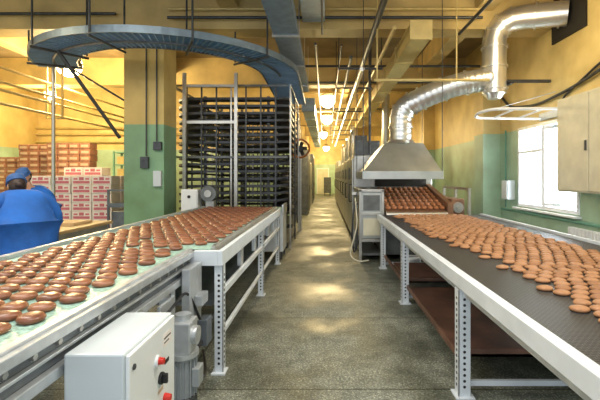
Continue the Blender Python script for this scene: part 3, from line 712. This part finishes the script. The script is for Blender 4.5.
pc = thing('control_pedestal', (-2.6, 7.9, 0), 'white control cabinet on a stand beside the cooling tower', 'control cabinet')
MB().box(-2.78, -2.46, 7.72, 7.95, .80, 1.34).obj('enclosure', 'whiteplastic', pc, bev=.01)
MB().box(-2.76, -2.48, 7.705, 7.72, .82, 1.32).obj('box_door', 'boxdoor', pc, bev=.005)
MB().box(-2.66, -2.58, 7.78, 7.86, 0, .8).obj('stand', 'steel', pc)
MB().cyl((-2.62, 7.69, 1.2), (-2.62, 7.705, 1.2), .03, n=14).obj('knob', 'black', pc)
mt = thing('drive_unit', (-2.25, 7.95, 0), 'dark round drive motor on a grey bracket by the tower', 'motor')
MB().cyl((-2.25, 7.7, 1.26), (-2.25, 7.98, 1.26), .15, n=22).obj('motor_drum', 'darkgrey', mt)
MB().cyl((-2.25, 7.66, 1.26), (-2.25, 7.7, 1.26), .07, n=16).obj('motor_hub', 'steel', mt)
MB().box(-2.33, -2.17, 7.8, 7.95, 0, 1.12).obj('motor_stand', 'steel', mt, bev=.005)
em = thing('transfer_unit', (-1.2, 7.9, 0), 'white transfer unit between the conveyor and the cooling tower', 'machine')
MB().box(-1.85, -.80, 7.65, 8.3, .15, .9).obj('machine_body', 'white', em, bev=.01)
MB().box(-1.83, -.83, 7.65, 8.3, .93, .96).obj('transfer_belt', 'belt', em)
MB().cyl((-1.83, 7.7, .92), (-.83, 7.7, .92), .03, n=12).obj('roller', 'alu', em)
MB().box(-.82, -.79, 7.62, 8.3, .86, 1.05).obj('edge_guard', 'alu', em)
for x in (-1.8, -.86):
    for y in (7.7, 8.2): MB().box(x, x+.04, y, y+.04, 0, .15).obj('machine_foot', 'dark', em)
fn = thing('wall_fan', (-.72, 11.75, 0), 'round orange fan on a post beside the cooling towers', 'fan')
w = MB(); w.tube([(-.72+.26*math.cos(a), 11.65, 2.4+.26*math.sin(a)) for a in [2*math.pi*i/28 for i in range(29)]], .03, 8); w.obj('fan_ring', 'orange', fn)
w = MB(); w.cyl((-.72, 11.6, 2.4), (-.72, 11.7, 2.4), .07, n=16)
for i in range(5):
    X = Matrix.Translation((-.72, 11.65, 2.4))@Matrix.Rotation(2*math.pi*i/5, 4, 'Y')@Matrix.Rotation(.4, 4, 'Z'); w.box(.05, .22, -.005, .005, -.04, .06, X=X)
w.obj('fan_blades', 'dark', fn)
MB().box(-.75, -.69, 11.72, 11.78, 0, 2.5).obj('fan_post', 'steel', fn)
for (x0, x1, y0, y1, h, m_) in ((-1.3, -.7, 16.3, 18.6, 2.7, 'darkgrey'), (-1.35, -.75, 19.2, 22.5, 2.3, 'steel'), (-1.35, -.7, 23.5, 26, 2.9, 'darkgrey'), (-1.35, -.8, 28, 31, 2.2, 'cream')):
    k = thing('corridor_cabinet', ((x0+x1)/2, y0, 0), 'tall %s cabinet standing along the corridor wall' % {'darkgrey': 'dark grey', 'steel': 'steel', 'cream': 'cream'}[m_], 'cabinet')
    MB().box(x0, x1, y0, y1, 0, h).obj('cabinet_body', m_, k, bev=.02)
    MB().box(x1, x1+.02, y0+.05, (y0+y1)/2-.02, .1, h-.08).obj('cabinet_door', m_, k, bev=.01)
    MB().box(x1, x1+.02, (y0+y1)/2+.02, y1-.05, .1, h-.08).obj('cabinet_door', m_, k, bev=.01)
    MB().box(x1+.02, x1+.04, (y0+y1)/2-.1, (y0+y1)/2-.07, .9, 1.2).obj('cabinet_handle', 'dark', k)
k = thing('rear_machine', (2.2, 27, 0), 'large steel machine beyond the tunnel oven', 'machine')
MB().box(.8, 3.0, 26, 31, .1, 2.6).obj('machine_body', 'steel', k, bev=.03); MB().box(.78, .8, 26.4, 28, .3, 2.0).obj('machine_door', 'cream', k)
MB().box(.9, 2.9, 26.2, 30.8, 0, .1).obj('machine_base', 'dark', k); MB().cyl((2, 27.5, 2.6), (2, 27.5, 5.28), .25, n=20).obj('flue', 'galv', k)
k = thing('bin_trolley', (.25, 33, 0), 'dark trolley standing near the end of the corridor', 'trolley')
MB().box(-.1, .5, 32.8, 33.6, .2, 1.5).obj('bin', 'darkgrey', k, bev=.02)
for x in (-.05, .4):
    for y in (32.9, 33.4): MB().cyl((x, y, .1), (x+.05, y, .1), .1, n=14).obj('wheel', 'black', k)
w = MB(); w.cyl((2.2, 14.5, 2.08), (2.2, 14.5, 5.28), .14, n=20); w.cyl((2.2, 14.5, 2.08), (2.2, 14.5, 2.14), .2, n=20)
tag(w.obj('oven_flue', 'hood', base=(2.2, 14.5, 2.08)), 'round steel flue rising from the tunnel oven', 'flue')
for (x0, x1, y0, y1, z1_) in ((.75, 1.4, 10.2, 11.2, 2.5), (.75, 1.3, 12.3, 13.2, 2.85), (.75, 1.3, 15.0, 16.2, 2.7), (.8, 1.6, 18, 19.5, 2.9)):
    tag(MB().box(x0, x1, y0, y1, 2.08, z1_).obj('burner_box', 'darkgrey', base=((x0+x1)/2, y0, 2.08), bev=.02), 'dark burner housing on top of the oven', 'machine', 'burner housings')
for y in (11.4, 14.0, 17):
    tag(MB().tube(rounded([(.8, y, 2.08), (.8, y, 2.9), (.8, y+.6, 2.9), (.8, y+.6, 2.08)], .2), .05, 10).obj('burner_pipe', 'galv', base=(.8, y, 2.08)), 'bent steel pipe looping over the oven top', 'pipe', 'burner pipes')

# ------------------------------------------------------------------ LAMPS
def lamp(x, y, z, power, label, r=.16):
    L = thing('ceiling_lamp', (x, y, z), label, 'lamp', 'hanging factory lamps')
    w = MB(); w.sphere((x, y, z), r, r, r, 20); w.obj('bulb', 'lampglow', L)
    w = MB(); w.lathe([(r*1.15, z+r*.5), (r*.9, z+r*.9), (r*.5, z+r*1.2), (.04, z+r*1.4)], 24, (x, y, 0)); w.obj('lamp_shade', 'yellowpipe', L)
    MB().cyl((x, y, z+r*1.4), (x, y, 5.29), .012, n=8).obj('cord', 'dark', L)
    ld = bpy.data.lights.new('lamp_light', 'POINT'); ld.energy = power; ld.color = (1, .76, .38); ld.shadow_soft_size = .5; ld.specular_factor = .08
    lo = bpy.data.objects.new('lamp_light', ld); lo.location = (x, y, z-r-.1); COL.objects.link(lo)
lamp(-6.4, 10.0, 4.38, 800, 'glowing warm factory lamp hanging over the packing area', .3)
lamp(.1, 14.8, 4.4, 480, 'glowing warm lamp hanging over the aisle', .28)
lamp(.1, 19.6, 4.4, 460, 'glowing warm lamp hanging over the aisle', .28)
lamp(-.1, 26, 4.3, 460, 'glowing warm lamp hanging over the far corridor', .26)
lamp(.1, 33, 3.9, 420, 'glowing warm lamp hanging over the corridor end', .26)
lamp(-8.8, 12.8, 4.2, 420, 'glowing warm factory lamp hanging over the packing area')

# ------------------------------------------------------------------ PACKING AREA
pt = thing('packing_table', (-3.8, 5.1, 0), 'wooden topped packing table beside the worker', 'table')
MB().box(-5.0, -3.05, 4.5, 5.75, .92, .96).obj('table_top', 'wood', pt, bev=.006)
MB().box(-4.9, -3.1, 4.55, 5.7, .84, .92).obj('apron', 'steel', pt)
for x in (-4.9, -3.15):
    for y in (4.58, 5.6): MB().box(x, x+.05, y, y+.05, 0, .84).obj('leg', 'steel', pt)
tag(MB().box(-3.75, -3.2, 5.1, 5.5, .961, 1.0).obj('cardboard_sheet', 'cardboard', base=(-3.5, 5.2, .961)), 'flat cardboard tray lying on the packing table', 'tray')
pl = thing('pallet', (-6, 9.6, 0), 'wooden pallet under the pink and white cartons', 'pallet')
for i in range(6): MB().box(-7.45, -4.95, 9.35+i*.17, 9.47+i*.17, .12, .15).obj('deck_board', 'wood', pl)
for x in (-7.4, -6.2, -5.1): MB().box(x, x+.1, 9.35, 10.32, 0, .12).obj('bearer', 'wood', pl)
def carton(name, x, y, z, sx, sy, sz, body, lab, label, cat, group):
    T = thing(name, (x, y, z), label, cat, group)
    MB().box(x-sx/2, x+sx/2, y-sy/2, y+sy/2, z, z+sz).obj('carton_body', body, T, bev=.008)
    w = MB(); e = y-sy/2-.002
    w.box(x-sx*.42, x+sx*.42, e, e+.002, z+sz*.12, z+sz*.42); w.box(x-sx*.12, x+sx*.12, e, e+.002, z+sz*.5, z+sz*.86)
    w.box(x-sx*.4, x-sx*.2, e, e+.002, z+sz*.55, z+sz*.75); w.box(x+sx*.2, x+sx*.4, e, e+.002, z+sz*.55, z+sz*.75)
    w.obj('printed_label', lab, T)
    return T
sx, sy, sz = .46, .4, .205
p0 = None
for cI in range(5):
    for r in range(7):
        loc = Vector((-7.18+cI*.48, 9.62, .15+r*(sz+.003)))
        if p0 is None: p0 = carton('carton', *loc, sx, sy, sz, 'carton', 'pink', 'white carton with pink print stacked on a pallet', 'carton', 'pink and white cartons on the pallet')
        else: copy_tree(p0, loc+Vector((random.uniform(-.008, .008), random.uniform(-.012, .012), 0)))
for cI in range(5):
    for r in range(8 if cI in (2, 3) else 7):
        copy_tree(p0, Vector((-7.18+cI*.48, 10.08, .15+r*(sz+.003))))
q0 = None
for (xs, yy, rows) in (([-8.2, -7.87, -7.54, -7.21], 12.2, 14), ([-9.5, -9.17, -8.84], 12.8, 14), ([-10.7, -10.37, -10.04], 13.4, 12)):
    for x in xs:
        for r in range(rows):
            loc = Vector((x, yy, r*.186))
            if q0 is None:
                q0 = thing('packing_carton', loc, 'small red-brown carton in a tall stack', 'carton', 'tall stacks of brown cartons')
                MB().box(x-.155, x+.155, yy-.2, yy+.2, 0, .178).obj('carton_body', 'crate', q0, bev=.01)
                MB().box(x-.11, x+.11, yy-.203, yy-.2, .05, .12).obj('carton_label', 'cratelabel', q0)
            else: copy_tree(q0, loc+Vector((random.uniform(-.006, .006), random.uniform(-.02, .02), 0)))
sh = thing('shelving_rack', (-6.1, 13.2, 0), 'teal metal rack holding yellow and green packs', 'shelf')
for x in (-6.9, -5.5):
    for y in (13.0, 13.5): MB().box(x, x+.05, y, y+.05, 0, 2.4).obj('upright', 'teal', sh)
for z in (.4, 1.0, 1.55, 1.95, 2.35): MB().box(-6.9, -5.45, 13, 13.55, z, z+.03).obj('shelf_board', 'teal', sh)
s0 = None; s1 = None
for z in (1.03, 1.58, 1.98):
    for i in range(5):
        loc = (-6.7+i*.26, 13.25, z)
        if i % 2 == 0:
            if s0 is None: s0 = tag(MB().box(-.11, .11, -.15, .15, 0, .26).obj('pack', 'yellowpipe', bev=.01), 'yellow pack standing on the teal rack', 'pack', 'packs on the rack'); s0.location = loc
            else: o = s0.copy(); o.location = loc; COL.objects.link(o)
        else:
            if s1 is None: s1 = tag(MB().box(-.11, .11, -.15, .15, 0, .22).obj('pack', 'cratelabel', bev=.01), 'pale pack standing on the teal rack', 'pack', 'packs on the rack'); s1.location = loc
            else: o = s1.copy(); o.location = loc; COL.objects.link(o)
tl = thing('trolley', (-4.5, 8.8, 0), 'dark low trolley with grey side panels by the pillar', 'trolley')
MB().box(-4.85, -4.0, 8.9, 9.7, .2, .26).obj('deck', 'dark', tl)
for x in (-4.85, -4.04): 
    for y in (8.9, 9.66): MB().box(x, x+.04, y, y+.04, .26, 1.3).obj('upright', 'sideplate', tl)
MB().box(-4.81, -4.04, 8.9, 8.92, .9, 1.0).obj('rail', 'sideplate', tl); MB().box(-4.81, -4.04, 8.9, 8.92, 1.26, 1.3).obj('rail', 'sideplate', tl)
for x in (-4.75, -4.1):
    for y in (9.0, 9.6): MB().cyl((x-.02, y, .1), (x+.02, y, .1), .1, n=16).obj('wheel', 'black', tl)
MB().box(-4.8, -4.05, 9.0, 9.6, .26, .8).obj('panel', 'sideplate', tl, bev=.01)

# ------------------------------------------------------------------ PEOPLE
def skinmesh(verts, edges, sub=2):
    me = bpy.data.meshes.new('tmp'); me.from_pydata([v[:3] for v in verts], edges, [])
    o = bpy.data.objects.new('tmp', me); COL.objects.link(o)
    o.modifiers.new('s', 'SKIN')
    for i, v in enumerate(verts):
        sv = me.skin_vertices[0].data[i]; sv.radius = (v[3], v[4] if len(v) > 4 else v[3]); sv.use_root = (i == 0)
    ss = o.modifiers.new('u', 'SUBSURF'); ss.levels = sub; ss.render_levels = sub
    dg = bpy.context.evaluated_depsgraph_get(); dg.update()
    ev = o.evaluated_get(dg); m2 = bpy.data.meshes.new_from_object(ev)
    vs = [v.co.copy() for v in m2.vertices]; fs = [list(p.vertices) for p in m2.polygons]
    bpy.data.objects.remove(o); bpy.data.meshes.remove(m2)
    return vs, fs
def person(origin, yaw, label, coatm='blue', bulk=1.0, hz=0.0):
    P = thing('person', origin, label, 'person')
    X = Matrix.Translation(origin)@Matrix.Rotation(yaw, 4, 'Z')
    def put(mb, vs, fs, mi=0): mb.add([X@v for v in vs], fs, mi, True)
    b = MB()
    V = [(0,-.02,.90,.13,.11),(0,.03,1.08,.12,.10),(0,.13,1.24,.14,.11),(0,.22,1.35,.10,.08),(0,.30,1.415+hz*.5,.052),(0,.355,1.49+hz,.05)]
    E = [(0,1),(1,2),(2,3),(3,4),(4,5)]
    for s in (-1, 1):
        i = len(V); V += [(s*.10,.23,1.36,.062),(s*.19,.24,1.33,.055),(s*.30,.27,1.11,.042),(s*.21,.50,1.02,.028),(s*.19,.56,1.015,.034,.018)]
        E += [(3,i),(i,i+1),(i+1,i+2),(i+2,i+3),(i+3,i+4)]
        i = len(V); V += [(s*.09,0,.84,.09),(s*.10,.04,.48,.06),(s*.10,-.01,.09,.04),(s*.11,.12,.045,.035)]
        E += [(0,i),(i,i+1),(i+1,i+2),(i+2,i+3)]
    put(b, *skinmesh(V, E))
    for s in (-1, 1):
        for k, (dx, ln) in enumerate(((-.026,.070),(-.009,.078),(.009,.074),(.026,.060))):
            x0 = s*.187+dx
            put(b, *skinmesh([(x0,.565,1.014,.010),(x0+dx*.2,.59+ln*.35,1.012,.009),(x0+dx*.25,.59+ln*.7,1.0,.008),(x0+dx*.2,.59+ln,.985,.007)], [(0,1),(1,2),(2,3)], 1))
        put(b, *skinmesh([(s*.175,.53,1.012,.012),(s*.143,.56,1.005,.011),(s*.133,.59,.995,.009)], [(0,1),(1,2)], 1))
    hc = Vector((0,.395,1.555+hz)); h = MB(); h.sphere((0,0,0), .072, .090, .110, 24)
    tilt = Matrix.Translation(hc)@Matrix.Rotation(-.6, 4, 'X')
    hv = []
    for v in h.v:
        v = v.copy()
        if v.z < 0: v.x *= 1-.25*(-v.z/.115); v.y = v.y*(1-.12*(-v.z/.115))+.012*(-v.z/.115)
        hv.append(tilt@v)
    put(b, hv, h.f)
    h = MB(); h.hexa([(-.013,.082,-.035),(.013,.082,-.035),(.011,.108,-.032),(-.011,.108,-.032)], [(-.006,.085,.015),(.006,.085,.015),(.004,.09,.012),(-.004,.09,.012)])
    for s in (-1, 1): h.sphere((s*.072,-.005,-.005), .010,.02,.030, 10)
    h.sphere((0,.080,-.056), .024,.010,.008, 10, 1)
    b.add([X@(tilt@v) for v in h.v[:8]], h.f[:6], 0)
    b.add([X@(tilt@v) for v in h.v[8:]], [[i-8 for i in f] for f in h.f[6:]], 0, True)
    h = MB()
    for s in (-1, 1): h.sphere((s*.029,.078,0), .013,.010,.009, 10)
    b.add([X@(tilt@v) for v in h.v], h.f, 1, True)
    b.obj('body', ['skin', 'whiteplastic'], P)
    c_ = MB(); B = bulk
    V = [(0,-.03,.90,.22*B,.18),(0,.01,1.08,.21*B,.18),(0,.10,1.24,.23*B,.18),(0,.205,1.34,.17*B,.13),(0,.275,1.41,.08)]
    E = [(0,1),(1,2),(2,3),(3,4)]
    for s in (-1, 1):
        i = len(V); V += [(s*.12,.215,1.35,.11),(s*.215,.23,1.31,.108),(s*.28,.245,1.20,.098),(s*.315,.275,1.09,.09),(s*.255,.40,1.05,.072),(s*.215,.50,1.022,.058)]
        E += [(3,i),(i,i+1),(i+1,i+2),(i+2,i+3),(i+3,i+4),(i+4,i+5)]
    i = len(V); V += [(0,-.04,.72,.24*B,.20),(0,-.04,.58,.25*B,.21)]; E += [(0,i),(i,i+1)]
    put(c_, *skinmesh(V, E)); c_.obj('coat', coatm, P)
    tr_ = MB()
    for s in (-1, 1):
        put(tr_, *skinmesh([(s*.09,0,.84,.10),(s*.10,.04,.48,.078),(s*.10,-.01,.12,.062)], [(0,1),(1,2)]))
    tr_.obj('trousers', 'trousers', P)
    for s in (-1, 1):
        sho = MB(); put(sho, *skinmesh([(s*.10,-.04,.05,.048),(s*.105,.06,.045,.045),(s*.11,.16,.038,.036)], [(0,1),(1,2)])); sho.obj('shoe', 'black', P)
    h = MB(); h.sphere((0,-.014,-.005), .079,.091,.100, 20)
    keep = [f for f in h.f if all(h.v[i].y < .03 for i in f) and all(h.v[i].z < .07 for i in f)]
    b4 = MB(); b4.add([X@(tilt@v) for v in h.v], keep, 0, True); b4.sphere(X@(tilt@Vector((0,-.09,-.04))), .042,.042,.038, 12); b4.obj('hair', 'hair', P)
    h = MB(); h.lathe([(.083,.028),(.088,.04),(.090,.070),(.082,.104),(.056,.124),(.02,.13)], 20, (0,-.004,0), sx=.95, sy=1.1)
    h.tube([(.083*math.cos(a), -.004+.098*math.sin(a), .035) for a in [2*math.pi*i/24 for i in range(25)]], .008, 6)
    b5 = MB(); b5.add([X@(tilt@v) for v in h.v], h.f, 0, True); b5.obj('cap', 'bluedk', P)
    return P
person((-2.92, 3.93, 0), math.radians(50), 'worker in a loose blue coat bending over the packing table', bulk=1.2, hz=-.06)
person((-4.47, 6.32, 0), math.radians(-178), 'second worker in blue coat and cap across the table', hz=.04)

# ------------------------------------------------------------------ LIGHT + WORLD + CAMERA
wd = bpy.data.worlds.new('world'); scene.world = wd; wd.use_nodes = True
bg = wd.node_tree.nodes['Background']; bg.inputs['Color'].default_value = (.87, .93, 1, 1); bg.inputs['Strength'].default_value = 1.3
def area(x, y, z, sx, sy, p, col, rot=(0,0,0)):
    l = bpy.data.lights.new('area', 'AREA'); l.shape = 'RECTANGLE'; l.size = sx; l.size_y = sy; l.energy = p; l.color = col
    o = bpy.data.objects.new('added_fill_light', l); o.location = (x, y, z); o.rotation_euler = rot; COL.objects.link(o)  # light added as fill, no fixture modelled for it
area(-3.5, 3.0, 4.7, 2.5, .8, 130, (1, .94, .84)); area(1.6, 3.0, 4.7, 2.5, .8, 130, (1, .94, .84)); area(-.5, 1.0, 4.7, 2.5, .8, 90, (1, .95, .88))
area(XR+.6, 8.0, 1.9, 2.2, 1.8, 260, (.85, .93, 1), (0, math.radians(90), 0))  # area light added outside the window to stand in for daylight
area(-7.5, 5.0, 4.7, 3, .5, 140, (1, .82, .52))
ld = bpy.data.lights.new('warm_light', 'POINT'); ld.energy = 60; ld.color = (1, .80, .45); ld.shadow_soft_size = .5; ld.specular_factor = .3
lo = bpy.data.objects.new('added_fill_light', ld); lo.location = (3.0, 6.2, 4.2); COL.objects.link(lo)  # bare point light added for warm fill, no lamp hangs here
cam = bpy.data.cameras.new('camera'); cam.lens = 24; cam.sensor_width = 36; cam.shift_x = -25/600; cam.shift_y = -24/600
co = bpy.data.objects.new('camera', cam); co.location = (0, 0, 1.6); co.rotation_euler = (math.radians(90), 0, 0); COL.objects.link(co)
cam.clip_end = 200; scene.camera = co
scene.view_settings.view_transform = 'Standard'; scene.view_settings.exposure = .2
